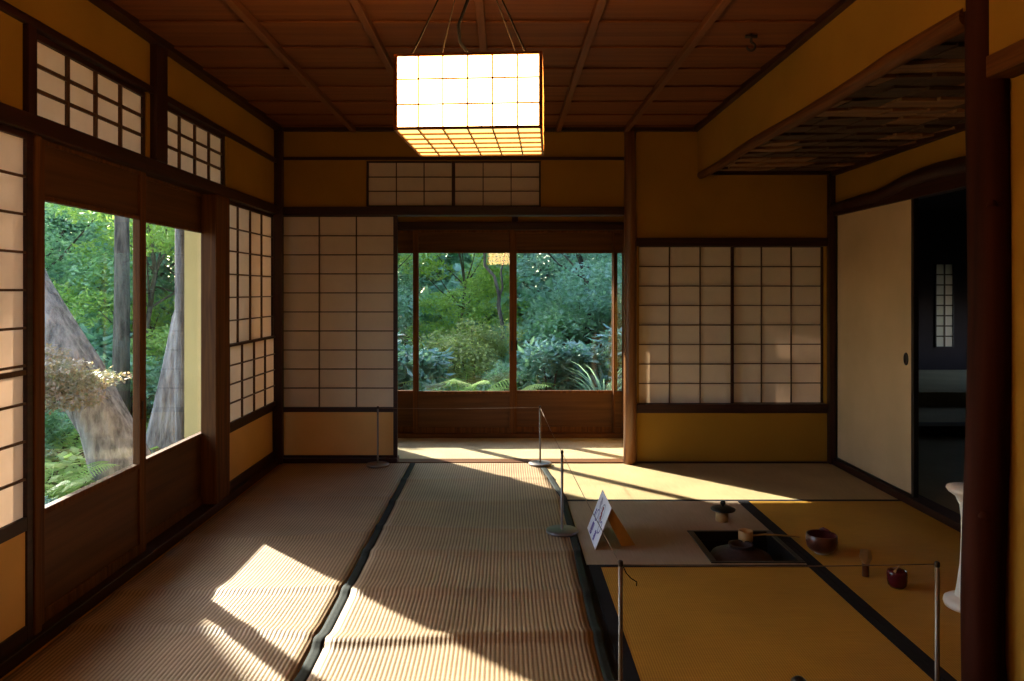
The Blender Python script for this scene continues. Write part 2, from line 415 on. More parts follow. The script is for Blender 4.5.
# right window: two shoji in a fixed frame
for n, (a, b, dy) in ((0, (.905, 1.578, 0)), (1, (1.555, 2.212, .028))):
    s = tag(empty('shoji_screen', ((a+b)/2, 5.085+dy, .40)), ['paper lattice window screen beside the polished round post', 'paper lattice window screen nearest the far right corner'][n], 'sliding screen', None)
    lattice(s, 'X', a, b, .395, 1.495, 5.085+dy, 3, 8, w=.007, fr=(.018,.020,.012,.012), face=-1)
# polished round post
p = MB(); p.tube([(.857, YB-.01, z) for z in (0, .5, 1, 1.5, 2.0, ZC)], [.046, .0445, .044, .043, .041, .040], 24)
tag(p.build('round_post', 'barkpost'), 'polished round wooden post to the right of the corridor doorway', 'post')

# ---------------------------------------------------------------- ceiling: lapped boards and battens
m = MB()
seams = [4.997-.323*i for i in range(20)]
yb = 5.06
prev = yb
for s_ in seams:
    m.hexa([(XL,s_-.012,ZC+.002),(XD+.02,s_-.012,ZC+.002),(XD+.02,prev,ZC+.014),(XL,prev,ZC+.014),
            (XL,s_-.012,ZC+.010),(XD+.02,s_-.012,ZC+.010),(XD+.02,prev,ZC+.022),(XL,prev,ZC+.022)])
    prev = s_
m.box(XL-.1, XD+.9, -1.4, 5.2, ZC+.03, ZC+.06)
c = struct(m.build('ceiling', 'ceil'))
for x in (-1.035, -.565, -.098, .363, .828):
    B(x-.017, x+.017, -1.3, YB-.03, ZC-.028, ZC+.003).build('batten', 'batten', c, .003)
h = MB(); h.tube([(1.07,3.2,ZC+.01),(1.07,3.2,ZC-.03)], .006, 8)
h.tube([(1.07+.018*math.sin(a)-.0, 3.2, ZC-.048+.018*math.cos(a)) for a in [i*PI*1.5/10 for i in range(11)]], .005, 8)
h.tube([(1.045,3.2,ZC-.004),(1.095,3.2,ZC-.004)], .008, 8)
tag(h.build('ceiling_hook', 'iron'), 'small black iron hook in the wooden ceiling above the sunken hearth', 'hook')

# ---------------------------------------------------------------- hanging wall and lower ceiling on the right
struct(B(XD, XD+.05, 2.112, YB, 1.985, ZC).build('wall_hanging', 'plaster'))
def logtube(pts, r, name, mat, n=16, wob=.12, seed=0):
    return MB().tube(pts, r, n, True, wob, seed).build(name, mat)
pts = [(XD+.02, 2.122+(5.03-2.122)*i/14, 1.972+.006*math.sin(i*.9)) for i in range(15)]
o = logtube(pts, [.032-.0004*i for i in range(15)], 'log_rail', 'midY', seed=3)
tag(o, 'long rounded log edging the bottom of the hanging plaster wall', 'beam')
# irregular split-board ceiling
m = MB(); rnd = random.Random(4)
m.box(XD+.03, 2.33, 2.09, 5.05, 2.03, 2.05)
nrow = 17
for j in range(nrow):
    yy = 2.09+2.95*j/nrow; x = XD+.03-rnd.random()*.1
    while x < XR+.02:
        L = rnd.uniform(.13, .20); a = max(x, XD+.03); b = min(x+L+.03, XR+.03)
        if b-a > .03:
            m.m = 1 if rnd.random() < .45 else 0
            sk_ = rnd.uniform(.0, .045); hi = 2.014; lo = 1.994-rnd.uniform(0, .008)
            # near edge tucked up, far edge hanging; each board also twists along its length
            # near edge hangs low and shows its thickness, far edge is tucked under the next row
            tw_ = rnd.uniform(.006, .020)
            m.hexa([(a,yy-.012-sk_,lo-.010),(b,yy-.012,lo-.010+tw_),(b,yy+.185,hi-.012),(a,yy+.185,hi-.014),
                    (a,yy-.012-sk_,lo+.004),(b,yy-.012,lo+.004+tw_),(b,yy+.185,hi),(a,yy+.185,hi)])
        x += L
struct(m.build('ceiling_right', ['ajiro', 'ajiro2']))
struct(B(XD+.04, XR, YB-.03, YB, 1.975, 2.0).build('trim_18', 'darkX'))
struct(B(XR-.03, XR, 2.1, YB-.03, 1.965, 1.995).build('trim_19', 'darkY'))
# rustic pillar
rnd = random.Random(9)
zs = [0, .15, .3, .5, .7, .9, 1.1, 1.3, 1.5, 1.7, 1.9, 2.1, ZC]
cx = [1.372, 1.366, 1.364, 1.366, 1.372, 1.380, 1.386, 1.387, 1.383, 1.378, 1.376, 1.376, 1.376]
p = MB(); p.tube([(cx[i], 2.10+.004*math.sin(i), z) for i, z in enumerate(zs)],
                 [.058, .055, .054, .054, .055, .056, .057, .057, .056, .055, .054, .053, .053], 28, True, .12, 5)
pil = p.build('log_pillar', 'log')
tag(pil, 'dark rustic log pillar with knots at the right edge of the room', 'pillar')
kn = MB()
for (z, a) in ((.98, -.5), (1.42, -1.9), (.55, -2.3)):
    c_ = Vector((1.375+.052*math.cos(a), 2.10+.052*math.sin(a), z))
    kn.lathe([(0, .014), (.008, .012), (.013, .004), (.015, -.004)], 12, c_)
kn.build('knot', 'log', pil)
# walls right of the pillar
struct(B(1.345, 1.42, -1.3, 2.045, 1.83, ZC).build('wall_right_upper', 'plaster'))
struct(B(1.41, 1.48, -1.3, 2.12, .06, 1.775).build('wall_right', 'plaster'))
struct(B(1.335, 1.49, -1.3, 2.045, 1.770, 1.832).build('trim_20', 'midY', bevel=.004))
struct(B(1.33, 1.50, -1.3, 2.05, -.045, .062).build('trim_21', 'midY', bevel=.006))
struct(B(1.44, 2.32, 2.00, 2.08, -.04, 2.05).build('wall_alcove_end', 'plaster'))
struct(B(-1.66, 1.5, -1.38, -1.30, -.05, ZC+.03).build('wall_front', 'plaster'))

# right wall: plaster band, bent log lintel, sliding door
m = MB(); m.box(XR, XR+.07, 2.05, YB+.08, 1.76, 2.03); m.box(XR+.002, XR+.07, 2.05, 3.2, 0, 1.76)
struct(m.build('wall_right_band', 'plaster'))
ys = [5.02, 4.8, 4.6, 4.45, 4.3, 4.2, 4.1, 3.95, 3.8, 3.65, 3.5, 3.3, 3.1]
zt = [1.775, 1.783, 1.785, 1.783, 1.795, 1.812, 1.826, 1.836, 1.838, 1.832, 1.825, 1.82, 1.81]
pts = [(XR-.008, y, z-.035) for y, z in zip(ys, zt)]
o = logtube(pts, [.034, .034, .035, .036, .038, .040, .041, .041, .040, .040, .040, .04, .04], 'bent_log_lintel', 'darkY', 18, .14, 8)
tag(o, 'naturally bent dark log lintel above the plain sliding door on the right', 'beam')
struct(B(XR-.012, XR+.06, 2.1, YB-.04, 1.690, 1.765).build('trim_22', 'darkY', bevel=.003))
struct(B(XR-.02, XR+.08, 2.1, YB, -.045, .038).build('trim_23', 'darkY', bevel=.003))
f = tag(empty('fusuma_door', (XR+.02, 4.53, .038)), 'plain cream paper sliding door with round black pull on the right wall', 'sliding door')
B(XR+.010, XR+.030, 4.09, 5.00, .05, 1.69).build('paper_panel', 'fusuma', f)
MB().box(XR+.006, XR+.034, 4.062, 4.09, .038, 1.692).box(XR+.006, XR+.034, 5.00, 5.02, .038, 1.692).box(XR+.006, XR+.034, 4.09, 5.0, .038, .05).build('frame', 'black', f, .002)
h = MB()
hy, hz = 4.07+.075, 1.18-(359-291)*4.14/736
vs = []; n = 24
pr = [(0, .0135, .010), (.012, .0145, .007), (.019, .0165, -.002), (.024, .022, .006), (.026, .024, .010)]
h2 = MB().lathe([(.0, .0015), (.018, .0015), (.020, .003), (.026, .003), (.027, 0), (.027, -.006)], 24)
ho = h2.build('door_pull', 'black', f)
ho.matrix_parent_inverse = Matrix(); ho.location = (-.012, hy-4.53, hz-.038); ho.rotation_euler = (0, -PI/2, 0); ho.scale = (1.35, .85, 1)

# ---------------------------------------------------------------- dark room beyond
m = MB()
m.box(3.42, 5.97, 10.2, 10.28, -.1, 2.3); m.box(6.19, 7.2, 10.2, 10.28, -.1, 2.3); m.box(5.97, 6.19, 10.2, 10.28, -.1, .42); m.box(5.97, 6.19, 10.2, 10.28, 1.54, 2.3); m.box(7.2, 7.28, 1.6, 7.7, -.1, 2.3); m.box(7.2, 7.28, 9.3, 10.28, -.1, 2.3); m.box(7.2, 7.28, 7.7, 9.3, 1.2, 2.3).box(7.2, 7.28, 7.7, 9.3, -.1, .4); m.box(2.32, 7.28, 1.52, 1.6, -.1, 2.3)  # right side wall opening added out of view to let dim daylight in
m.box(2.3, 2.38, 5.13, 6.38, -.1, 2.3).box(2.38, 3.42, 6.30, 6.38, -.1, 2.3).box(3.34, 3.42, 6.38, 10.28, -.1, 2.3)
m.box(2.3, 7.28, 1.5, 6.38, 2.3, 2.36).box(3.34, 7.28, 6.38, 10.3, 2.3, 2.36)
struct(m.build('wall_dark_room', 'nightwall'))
struct(B(3.45, 7.15, 6.15, 6.35, -.03, .05).build('trim_24', 'darkX', bevel=.005))
o = B(3.6, 7.1, 7.7, 9.9, -.03, .12).build('raised_platform', 'matback'); tag(o, 'low raised platform in the dark side room beyond the open doorway', 'platform')
s = tag(empty('shoji_window', (6.08, 10.185, .4)), 'small bluish lattice window screen glowing in the dark side room', 'window screen')
lattice(s, 'X', 5.955, 6.205, .40, 1.56, 10.185, 2, 8, w=.018, fr=(.01,.012,.012,.012), face=-1)

# ---------------------------------------------------------------- corridor shell
m = MB()
m.box(-1.66, -1.60, 5.13, 5.95, -.1, 2.2)
m.box(.958, 1.02, 5.13, 6.0, -.1, 2.2)
m.box(-1.66, -1.34, 5.93, 6.01, -.1, 2.2)
m.box(-1.34, .958, 5.93, 6.01, 1.73, 2.2)
struct(m.build('wall_corridor', 'plaster'))
struct(B(-1.66, 1.02, 5.13, 6.0, 2.1, 2.14).build('ceiling_corridor', 'ceil'))
struct(B(-1.34, .958, 5.915, 6.02, 1.672, 1.735).build('trim_25', 'darkX', bevel=.003))
struct(B(-1.34, .958, 5.90, 6.03, -.04, .035).build('trim_26', 'midX', bevel=.004))
struct(B(.055, .105, 5.90, 5.93, 1.735, 2.1).build('trim_27', 'darkZ', bevel=.003))
def glass_door(name, axis, a, b, p, z0=.035, z1=1.672, zs0=.372, zs1=1.487, st=.042, pull=None):
    d = struct(empty(name, ((a+b)/2, p, z0) if axis == 'X' else (p, (a+b)/2, z0)))
    def bx(mb, u0, u1, q, v0, v1):
        if axis == 'X': mb.box(u0, u1, p-q, p+q, v0, v1)
        else: mb.box(p-q, p+q, u0, u1, v0, v1)
        return mb
    fm = MB()
    bx(fm, a, a+st, .016, z0, z1); bx(fm, b-st, b, .016, z0, z1)
    bx(fm, a+st, b-st, .014, z0, z0+.045); bx(fm, a+st, b-st, .014, zs0-.022, zs0)
    bx(fm, a+st, b-st, .014, zs1, zs1+.016); bx(fm, a+st, b-st, .014, z1-.02, z1)
    fm.build('frame', 'midZ', d, .002)
    bx(MB(), a+st, b-st, .006, z0+.045, zs0-.022).build('board_panel', 'board'+axis, d)
    bx(MB(), a+st, b-st, .006, zs1+.016, z1-.02).build('board_panel', 'board'+axis, d)
    bx(MB(), a+st, b-st, .002, zs0, zs1).build('glass_pane', 'glass', d)
    if pull is not None:
        hm = MB()
        if axis == 'X': hm.box(pull-.006, pull+.006, p-.019, p-.015, .70, .78)
        else: hm.box(p+.015, p+.019, pull-.006, pull+.006, .62, .70)
        hm.build('finger_pull', 'black', d)
    return d
glass_door('door_1', 'X', -.742, .078, 5.945, pull=.055)
glass_door('door_2', 'X', .052, .912, 5.982, pull=.095)
glass_door('door_3', 'X', -1.34, -.702, 5.985, st=.03)
glass_door('door_4', 'X', .874, .958, 5.945, st=.012)
glass_door('door_5', 'Y', 2.48, 3.25, -1.600, z1=1.705, zs0=.43, zs1=1.492, st=.055, pull=3.215)
glass_door('door_6', 'Y', 3.265, 4.10, -1.636, z1=1.705, zs0=.42, zs1=1.492, st=.055)
struct(B(-1.655, -1.60, 4.05, 4.12, .036, 1.70).build('trim_28', 'darkZ', bevel=.003))

# corridor mat
tag(B(-1.58, .95, 5.16, 5.88, -.04, .004).build('corridor_mat', 'matback'), 'long sunlit pale mat in the corridor before the garden doors', 'mat')

# ---------------------------------------------------------------- tatami mats
def mat(x0, x1, y0, y1, mt, label, bl=0, br=0, bn=0, bf=0, hole=None, z=0.0, name='tatami_mat'):
    t = empty(name, ((x0+x1)/2, (y0+y1)/2, -.045)); mm = MB()
    X0, X1, Y0, Y1 = x0+bl, x1-br, y0+bn, y1-bf
    if hole:
        hx0, hx1, hy0, hy1 = hole
        mm.box(X0, hx0, Y0, Y1, -.045, z); 
        if X1 > hx1: mm.box(hx1, X1, Y0, Y1, -.045, z)
        mm.box(hx0, hx1, hy1, Y1, -.045, z)
        if hy0 > Y0+.001: mm.box(hx0, hx1, Y0, hy0, -.045, z)
    else: mm.box(X0, X1, Y0, Y1, -.045, z)
    mm.build('rush_surface', mt, t, 0)
    bb = MB()
    if bl: bb.box(x0, X0, y0, y1, -.045, z+.001)
    if br: bb.box(X1, x1, y0, y1, -.045, z+.001)
    if bn: bb.box(X0, X1, y0, Y0, -.045, z+.001)
    if bf: bb.box(X0, X1, Y1, y1, -.045, z+.001)
    if bl or br or bn or bf: bb.build('border', 'border', t)
    return tag(t, label, 'tatami mat')
HX0, HX1, HY0, HY1 = .895, 1.305, 3.19, 3.62
mat(.26, 2.225, 4.135, 5.038, 'matfar', 'tatami mat across the far right, below the lattice window, streaked with sun', bn=.028)
mat(.352, 1.332, 3.16, 4.132, 'mathalf', 'half size tatami mat cut out around the sunken hearth', br=.028, bn=.012, hole=(HX0, HX1, HY0, HY1))
mat(1.334, 2.225, 2.12, 4.132, 'mat', 'tatami mat beside the right wall carrying the tea bowl and whisk', bl=.034)
mat(.36, 1.332, 1.22, 3.158, 'mat', 'amber tatami mat in the right foreground in front of the hearth', bl=.05, br=.034, bf=.014)
mat(-.64, .358, .1, 5.035, 'mat', 'tatami mat under the long central rush runner', z=-.004, bl=.03, br=.05)
mat(-1.54, -.642, .1, 5.035, 'mat', 'tatami mat under the rush runner by the left wall', z=-.004)
mat(-1.54, 1.3, -1.28, .098, 'mat', 'tatami mat at the near end of the room behind the viewpoint')

# rush runners laid over the tatami, gently buckled
def runner(xl, xr, y0, y1, bl, br, label, seed, bumps):
    t = empty('rush_runner', ((xl((y0+y1)/2)+xr((y0+y1)/2))/2, (y0+y1)/2, 0))
    rnd = random.Random(seed)
    nx, ny = 22, int((y1-y0)/.014)
    def hz(x, y):
        z = .0035
        for (c, a, w, sl) in bumps:
            d = (y-(c+sl*x+.015*math.sin(x*5+c*3)))/w
            # steep towards the viewer, long slope behind
            d = d*2.2 if d < 0 else d*.8
            z += 2.3*a*math.exp(-d*d)
        return z+.0007*noise.noise(Vector((x*3, y*3, seed)))
    for part_, (u0, u1, mt, nn, dz) in {'rush_surface': (bl, br, 'goza', nx, 0), 'border': (0, 0, 'gborder', 3, .0012)}.items():
        mb = MB()
        segs = [(lambda y: xl(y)+(.036 if bl else 0), lambda y: xr(y)-(.036 if br else 0))] if part_ == 'rush_surface' else \
               ([(lambda y: xl(y), lambda y: xl(y)+.037)] if bl else []) + ([(lambda y: xr(y)-.037, lambda y: xr(y))] if br else [])
        for fa, fb in segs:
            vs = []; n1 = nn
            for j in range(ny+1):
                y = y0+(y1-y0)*j/ny
                for i in range(n1+1):
                    x = fa(y)+(fb(y)-fa(y))*i/n1
                    vs.append((x, y, hz(x, y)+dz))
            fs = [(j*(n1+1)+i, j*(n1+1)+i+1, (j+1)*(n1+1)+i+1, (j+1)*(n1+1)+i) for j in range(ny) for i in range(n1)]
            mb.add(vs, fs, True)
        o = mb.build(part_, mt, t)
        so_ = o.modifiers.new('thickness', 'SOLIDIFY'); so_.thickness = .002; so_.offset = -1
    return tag(t, label, 'rush mat')
def xr_c(y):
    P = [(0, .335), (2.2, .335), (2.7, .336), (3.35, .345), (4.2, .350), (5.03, .262)]
    for (a, b), (c, d) in zip(P, P[1:]):
        if y <= c: return b+(d-b)*(y-a)/(c-a)
    return P[-1][1]
BC = [(2.48, .009, .05, .03), (2.86, .006, .06, -.04), (3.30, .005, .05, .02), (3.62, .004, .04, -.03), (4.10, .004, .06, .02), (2.15, .005, .05, 0), (1.8, .006, .05, 0), (4.6, .003, .05, .03)]
BL = [(3.0, .004, .06, .1), (3.6, .004, .05, .08), (2.5, .004, .05, -.05), (4.2, .003, .05, .03)]
runner(lambda y: -.647+.012*(5-y)/3, xr_c, .3, 5.03, True, True, 'long central rush runner with dark green cloth borders', 1, BC)
runner(lambda y: -1.52, lambda y: -.652+.012*(5-y)/3, .3, 5.025, False, False, 'rush runner along the left wall, crossed by bright sun patches', 2, BL)

# ---------------------------------------------------------------- sunken hearth
h = tag(empty('sunken_hearth', ((HX0+HX1)/2, (HY0+HY1)/2, -.04)), 'black framed sunken hearth set in the half size tatami mat', 'hearth')
g = .028
MB().box(HX0, HX1, HY0, HY0+g*.7, -.04, .004).box(HX0, HX1, HY1-g*.7, HY1, -.04, .004).box(HX0, HX0+g, HY0+g*.7, HY1-g*.7, -.04, .004).box(HX1-g, HX1, HY0+g*.7, HY1-g*.7, -.04, .004).build('hearth_frame', 'black', h, .002)
MB().box(HX0+.02, HX1-.02, HY0+.015, HY1-.015, -.30, -.28).box(HX0+.012, HX0+.022, HY0+.012, HY1-.012, -.3, -.04).box(HX1-.022, HX1-.012, HY0+.012, HY1-.012, -.3, -.04).box(HX0+.022, HX1-.022, HY0+.012, HY0+.02, -.3, -.04).box(HX0+.022, HX1-.022, HY1-.02, HY1-.012, -.3, -.04).build('hearth_box', 'black', h)
B(HX1-.0245, HX1-.0205, HY0+.06, HY1-.05, .004, .0052).build('edge_glint', 'steel', h)  # steel strip added as the light reflected on the frame's right edge
# kettle in the hearth
kc = (1.085, 3.385, -.262)
k = tag(empty('tea_kettle', kc), 'rounded dark iron kettle sitting inside the sunken hearth', 'kettle')
MB().lathe([(0, .04), (.08, .042), (.135, .09), (.158, .15), (.156, .19), (.130, .232), (.075, .256), (.052, .260), (.050, .270), (.056, .274), (.056, .280), (.046, .280), (.044, .26), (.03, .22), (0, .21)], 40, kc).build('kettle_body', 'kettle', k)
for a in (0, 2.1, 4.2):
    x, y = kc[0]+.06*math.cos(a), kc[1]+.06*math.sin(a)
    MB().tube([(x, y, -.28), (x, y, -.21)], .008, 8).build('trivet_foot', 'iron', k)
# ladle resting on the kettle mouth
l = tag(empty('bamboo_ladle', (1.126, 3.45, .005)), 'bamboo ladle lying across the hearth on the kettle', 'ladle')
cupc = Vector((1.128, 3.45, .008))
MB().lathe([(0, 0), (.031, 0), (.033, .004), (.033, .050), (.030, .050), (.029, .006), (0, .005)], 28, cupc).build('cup', 'bamboo', l)
MB().tube([(1.158, 3.452, .034), (1.22, 3.458, .036), (1.30, 3.475, .027), (1.40, 3.50, .010)], [.0045, .0045, .004, .0035], 8).build('handle', 'bamboo', l)
# lid on lid rest
t = tag(empty('lid_rest', (1.112, 3.775, .001)), 'short bamboo lid rest standing behind the hearth', 'lid rest')
MB().lathe([(0, 0), (.031, 0), (.031, .05), (.026, .05), (.025, .004), (0, .004)], 28, (1.112, 3.775, .001)).build('bamboo_ring', 'bamboo', t)
t = tag(empty('kettle_lid', (1.118, 3.775, .052)), 'dark round kettle lid with a ball knob on the bamboo rest', 'lid')
MB().lathe([(0, 0), (.04, 0), (.060, .006), (.063, .012), (.055, .016), (.03, .022), (0, .025)], 36, (1.118, 3.775, .052)).build('lid_plate', 'iron_lid', t)
MB().lathe([(0, .022), (.006, .023), (.005, .029), (.012, .035), (.014, .043), (.009, .052), (0, .054)], 20, (1.118, 3.775, .052)).build('knob', 'iron_lid', t)
# tea bowl
bp_ = (1.426, 3.315, .001)
t = tag(empty('tea_bowl', bp_), 'brown glazed tea bowl on the mat to the right of the hearth', 'bowl')
bw = MB().lathe([(.028, .008), (.048, .012), (.062, .028), (.067, .055), (.066, .083), (.063, .086), (.060, .083)], 36, bp_)
bw.m = 1
bw.lathe([(.060, .083), (.061, .055), (.054, .026), (.03, .014), (0, .012)], 36, bp_)
o = bw.build('bowl_body', ['raku', 'rakured'], t)
MB().lathe([(0, .009), (.032, .009), (.031, 0), (.027, 0), (.026, .005), (0, .005)], 28, bp_).build('foot_ring', 'whitefoot', t)
cl = MB(); cl.tube([(bp_[0]+.015+.012*i, bp_[1]+.055-.02*i*.6, .088+.006*math.sin(i*1.4)) for i in range(4)], [.005, .008, .008, .004], 8, True, .3)
cl.build('folded_cloth', 'rakured', t)
# whisk
wp = (1.492, 3.045, .001)
t = tag(empty('tea_whisk', wp), 'bamboo tea whisk standing between the tea bowl and red caddy', 'whisk')
MB().lathe([(0, 0), (.014, 0), (.0135, .045), (.0145, .052), (0, .052)], 20, wp).build('handle', 'raku', t)
m = MB()
for i in range(48):
    a = 2*PI*i/48
    for r_ in (1, .55):
        m.tube([(wp[0]+math.cos(a)*.012*r_, wp[1]+math.sin(a)*.012*r_, .05), (wp[0]+math.cos(a)*.024*r_, wp[1]+math.sin(a)*.024*r_, .078), (wp[0]+math.cos(a)*.019*r_, wp[1]+math.sin(a)*.019*r_, .108)], .0006, 3, False)
m.build('tines', 'bamboo', t)
# caddy and scoop
cp_ = (1.562, 2.932, .001)
t = tag(empty('tea_caddy', cp_), 'dark red lacquered tea caddy on the right hand tatami', 'tea caddy')
MB().lathe([(0, 0), (.026, 0), (.034, .010), (.0375, .03), (.037, .040)], 32, cp_).build('caddy_body', 'redlac', t)
MB().lathe([(.0375, .0405), (.0378, .055), (.035, .066), (.022, .071), (0, .072)], 32, cp_).build('caddy_lid', 'redlac', t)
sc_ = MB(); P = [(1.537, 2.902, .074), (1.55, 2.917, .0755), (1.564, 2.932, .0765), (1.578, 2.949, .079)]
sc_.tube(P, [.0055, .003, .0028, .0026], 6)
tag(sc_.build('tea_scoop', 'bamboo'), 'tiny bamboo tea scoop lying on the red caddy lid', 'scoop')
# white pedestal behind the pillar
wpd = (1.735, 2.745, .001)
t = tag(empty('pedestal', wpd), 'white pedestal stand with flared top half hidden behind the log pillar', 'stand')
MB().lathe([(0, .385), (.034, .385), (.05, .412), (.072, .428), (.079, .438), (.076, .446), (0, .449)], 40, wpd).build('top_plate', 'white', t)
MB().lathe([(.05, .04), (.042, .09), (.034, .16), (.030, .26), (.030, .33), (.035, .38), (.045, .40), (.0, .40)], 32, wpd).build('stem', 'white', t)
MB().lathe([(0, 0), (.085, 0), (.089, .012), (.086, .026), (.076, .033), (.05, .038), (.045, .06), (0, .06)], 40, wpd).build('base', 'white', t)
# small dark object of unknown kind at the lower edge
kp = (.867, 2.17, .001)
sb = MB().lathe([(0, 0), (.020, .002), (.026, .016), (.022, .031), (.010, .041), (0, .044)], 20, kp)
tag(sb.build('black_item', 'black'), 'small black rounded stone at the bottom edge of the picture', 'item')

# ---------------------------------------------------------------- rope barrier
def stanchion():
    r = empty('rope_stanchion')
    MB().lathe([(0, 0), (.076, 0), (.078, .003), (.078, .010), (.075, .013), (.012, .014), (0, .014)], 40).build('base', 'steel', r, 0, loc=1)
    MB().lathe([(.0065, .012), (.0065, .388), (.0, .388)], 14).build('pole', 'steel', r, 0, loc=1)
    MB().lathe([(.0066, .382), (.0074, .386), (.0074, .395), (.005, .398), (0, .398)], 14).build('cap', 'iron', r, 0, loc=1)
    return r
ST = [(-.856, 4.955, 'low steel stanchion before the back paper screen, left of the doorway'),
      (.238, 4.985, 'low steel stanchion in the doorway to the corridor'),
      (.278, 3.585, 'low steel stanchion on the runner beside the tent sign'),
      (.333, 2.12, 'low steel stanchion in the foreground at the corner of the amber mat'),
      (1.248, 2.125, 'low steel stanchion in the right foreground beside the log pillar')]
proto = stanchion()
for i, (x, y, lb) in enumerate(ST):
    o = proto if i == 0 else copy_tree(proto)
    o.location = (x, y, .006 if i < 4 else .001); tag(o, lb, 'stanchion', 'low stanchions of the rope barrier')
proto.location = (ST[0][0], ST[0][1], .006)
RL = ['thin cord stretched across the front of the corridor doorway', 'thin cord from the doorway stanchion to the runner stanchion',
      'thin cord passing in front of the tent sign', 'thin cord running across the right foreground before the hearth']
for i in range(4):
    a, b = Vector((ST[i][0], ST[i][1], .392)), Vector((ST[i+1][0], ST[i+1][1], .392))
    sag = .006
    pts = [a.lerp(b, k_/16)-Vector((0, 0, sag*4*(k_/16)*(1-k_/16))) for k_ in range(17)]
    tag(MB().tube(pts, .0015, 6).build('barrier_cord', 'rope'), RL[i], 'rope', 'cords of the rope barrier')
cx_ = MB().tube([(.341, 2.12, .385), (.35, 2.13, .365), (.366, 2.14, .345), (.385, 2.15, .33), (.384, 2.15, .318)], .0016, 6)
tag(cx_.build('loose_cord_end', 'cord'), 'short dark loose cord end curling from the foreground stanchion', 'rope')

# ---------------------------------------------------------------- tent sign
t = tag(empty('tent_sign', (.45, 3.51, .001)), 'small white tent sign with purple characters and circles on the half mat', 'sign')
A = Vector((.409, 3.350, .002)); Bq = Vector((.409, 3.660, .002)); C_ = Vector((.484, 3.660, .192)); D_ = Vector((.484, 3.350, .192))
nrm = (Bq-A).cross(D_-A).normalized()
if nrm.x > 0: nrm = -nrm                      # faces the left, towards the visitors
th = .003
MB().hexa([A, Bq, Bq-nrm*th, A-nrm*th, D_, C_, C_-nrm*th, D_-nrm*th]).build('card', 'card', t)
def on(u, v, o=.0008): return A+(Bq-A)*u+(D_-A)*v+nrm*o
def ring(u, v, r, w, m_, name):
    mb = MB(); n = 28; vs = []
    for o in (.0004, .0010):
        for k_ in range(n):
            a = 2*PI*k_/n
            for rr in (r-w, r): vs.append(on(u+rr*math.cos(a)/.31, v+rr*math.sin(a)/.204, o))
    for k_ in range(n):
        q = (k_+1) % n
        mb_f = (2*n+2*k_, 2*n+2*k_+1, 2*n+2*q+1, 2*n+2*q)
        mb.f.append(mb_f); mb.mi.append(0); mb.sm.append(False)
    mb.v = [tuple(x) for x in vs]
    return mb
def strokes(mb, u, v, su, sv, segs, w=.004):
    for (a, b, c, d) in segs:
        p0 = on(u+a*su, v+b*sv); p1 = on(u+c*su, v+d*sv); dr = (p1-p0).normalized(); sd = dr.cross(nrm)*w/2
        mb.add([p0-sd, p0+sd, p1+sd, p1-sd], [(0, 1, 2, 3)])
# seen from the left the far side reads as the left of the card
mb = MB()
kanji1 = [(0,.8,1,.8),(.5,1,.5,0),(.1,.5,.9,.5),(.1,.2,.4,.5),(.9,.2,.6,.5),(.1,.05,.9,.05)]
kanji2 = [(0,1,0,0),(1,1,1,0),(0,1,1,1),(0,0,1,0),(.2,.7,.8,.7),(.2,.4,.8,.4),(.5,.9,.5,.1)]
for (u, v, a, b, kj, w) in ((.62, .06, .13, .22, kanji2, .011), (.28, .06, .13, .22, kanji1, .011), (.80, .42, .09, .16, kanji1, .007)):
    mb = MB(); strokes(mb, u, v, a, b, kj, w); mb.build('character', 'ink', t)
ring(.67, .50, .030, .007, 0, 'ring').build('circle', 'ink', t)
ring(.22, .42, .030, .007, 0, 'ring').build('circle', 'ink', t)
ring(.42, .66, .046, .007, 0, 'ring').build('circle', 'inkgrey', t)
mb = MB(); strokes(mb, .36, .5, .12, .30, [(0,0,1,1),(.1,.5,.8,.1),(.5,1,.9,.4),(.2,.2,.9,.8)], .018); mb.build('red_picture', 'inkred', t)
mb = MB(); strokes(mb, .64, .66, .14, .24, [(0,0,1,1),(.3,0,1,.6),(0,.5,.6,1)], .014); mb.build('grey_picture', 'inkgrey', t)
# folding prop leg behind the card
y_ = 3.40
MB().hexa([(.537, y_, .002), (.604, y_+.01, .002), (.604, y_+.014, .002), (.537, y_+.004, .002), (.468, y_, .140), (.489, y_, .185), (.489, y_+.004, .185), (.468, y_+.004, .140)]).build('prop_leg', 'tanboard', t)

# ---------------------------------------------------------------- pendant lantern
Yf, w_, h_ = 1.60, .326, .166
lc = Vector((-.0715, Yf+w_/2, 1.533))
L = tag(empty('pendant_lantern', lc, math.radians(-3.5)), 'glowing square paper lantern with lattice frame hung from the ceiling', 'lantern')
def lb(name, mb, mt): return mb.build(name, mt, L, 0, loc=1)
R_ = w_/2; f_ = .0035
fm = MB()
for sx in (-1, 1):
    for sy in (-1, 1): fm.box(sx*R_-f_*1.2*(sx > 0)*2+0, sx*R_+(0 if sx > 0 else f_*2.4), sy*R_-(f_*2.4 if sy > 0 else 0), sy*R_+(0 if sy > 0 else f_*2.4), 0, h_)
for z in (0, h_-.006):
    for s_ in (-1, 1):
        fm.box(-R_, R_, s_*R_-(.006 if s_ > 0 else 0), s_*R_+(0 if s_ > 0 else .006), z, z+.006)
        fm.box(s_*R_-(.006 if s_ > 0 else 0), s_*R_+(0 if s_ > 0 else .006), -R_, R_, z, z+.006)
lb('frame', fm, 'lframe')
km = MB(); tw = .0016
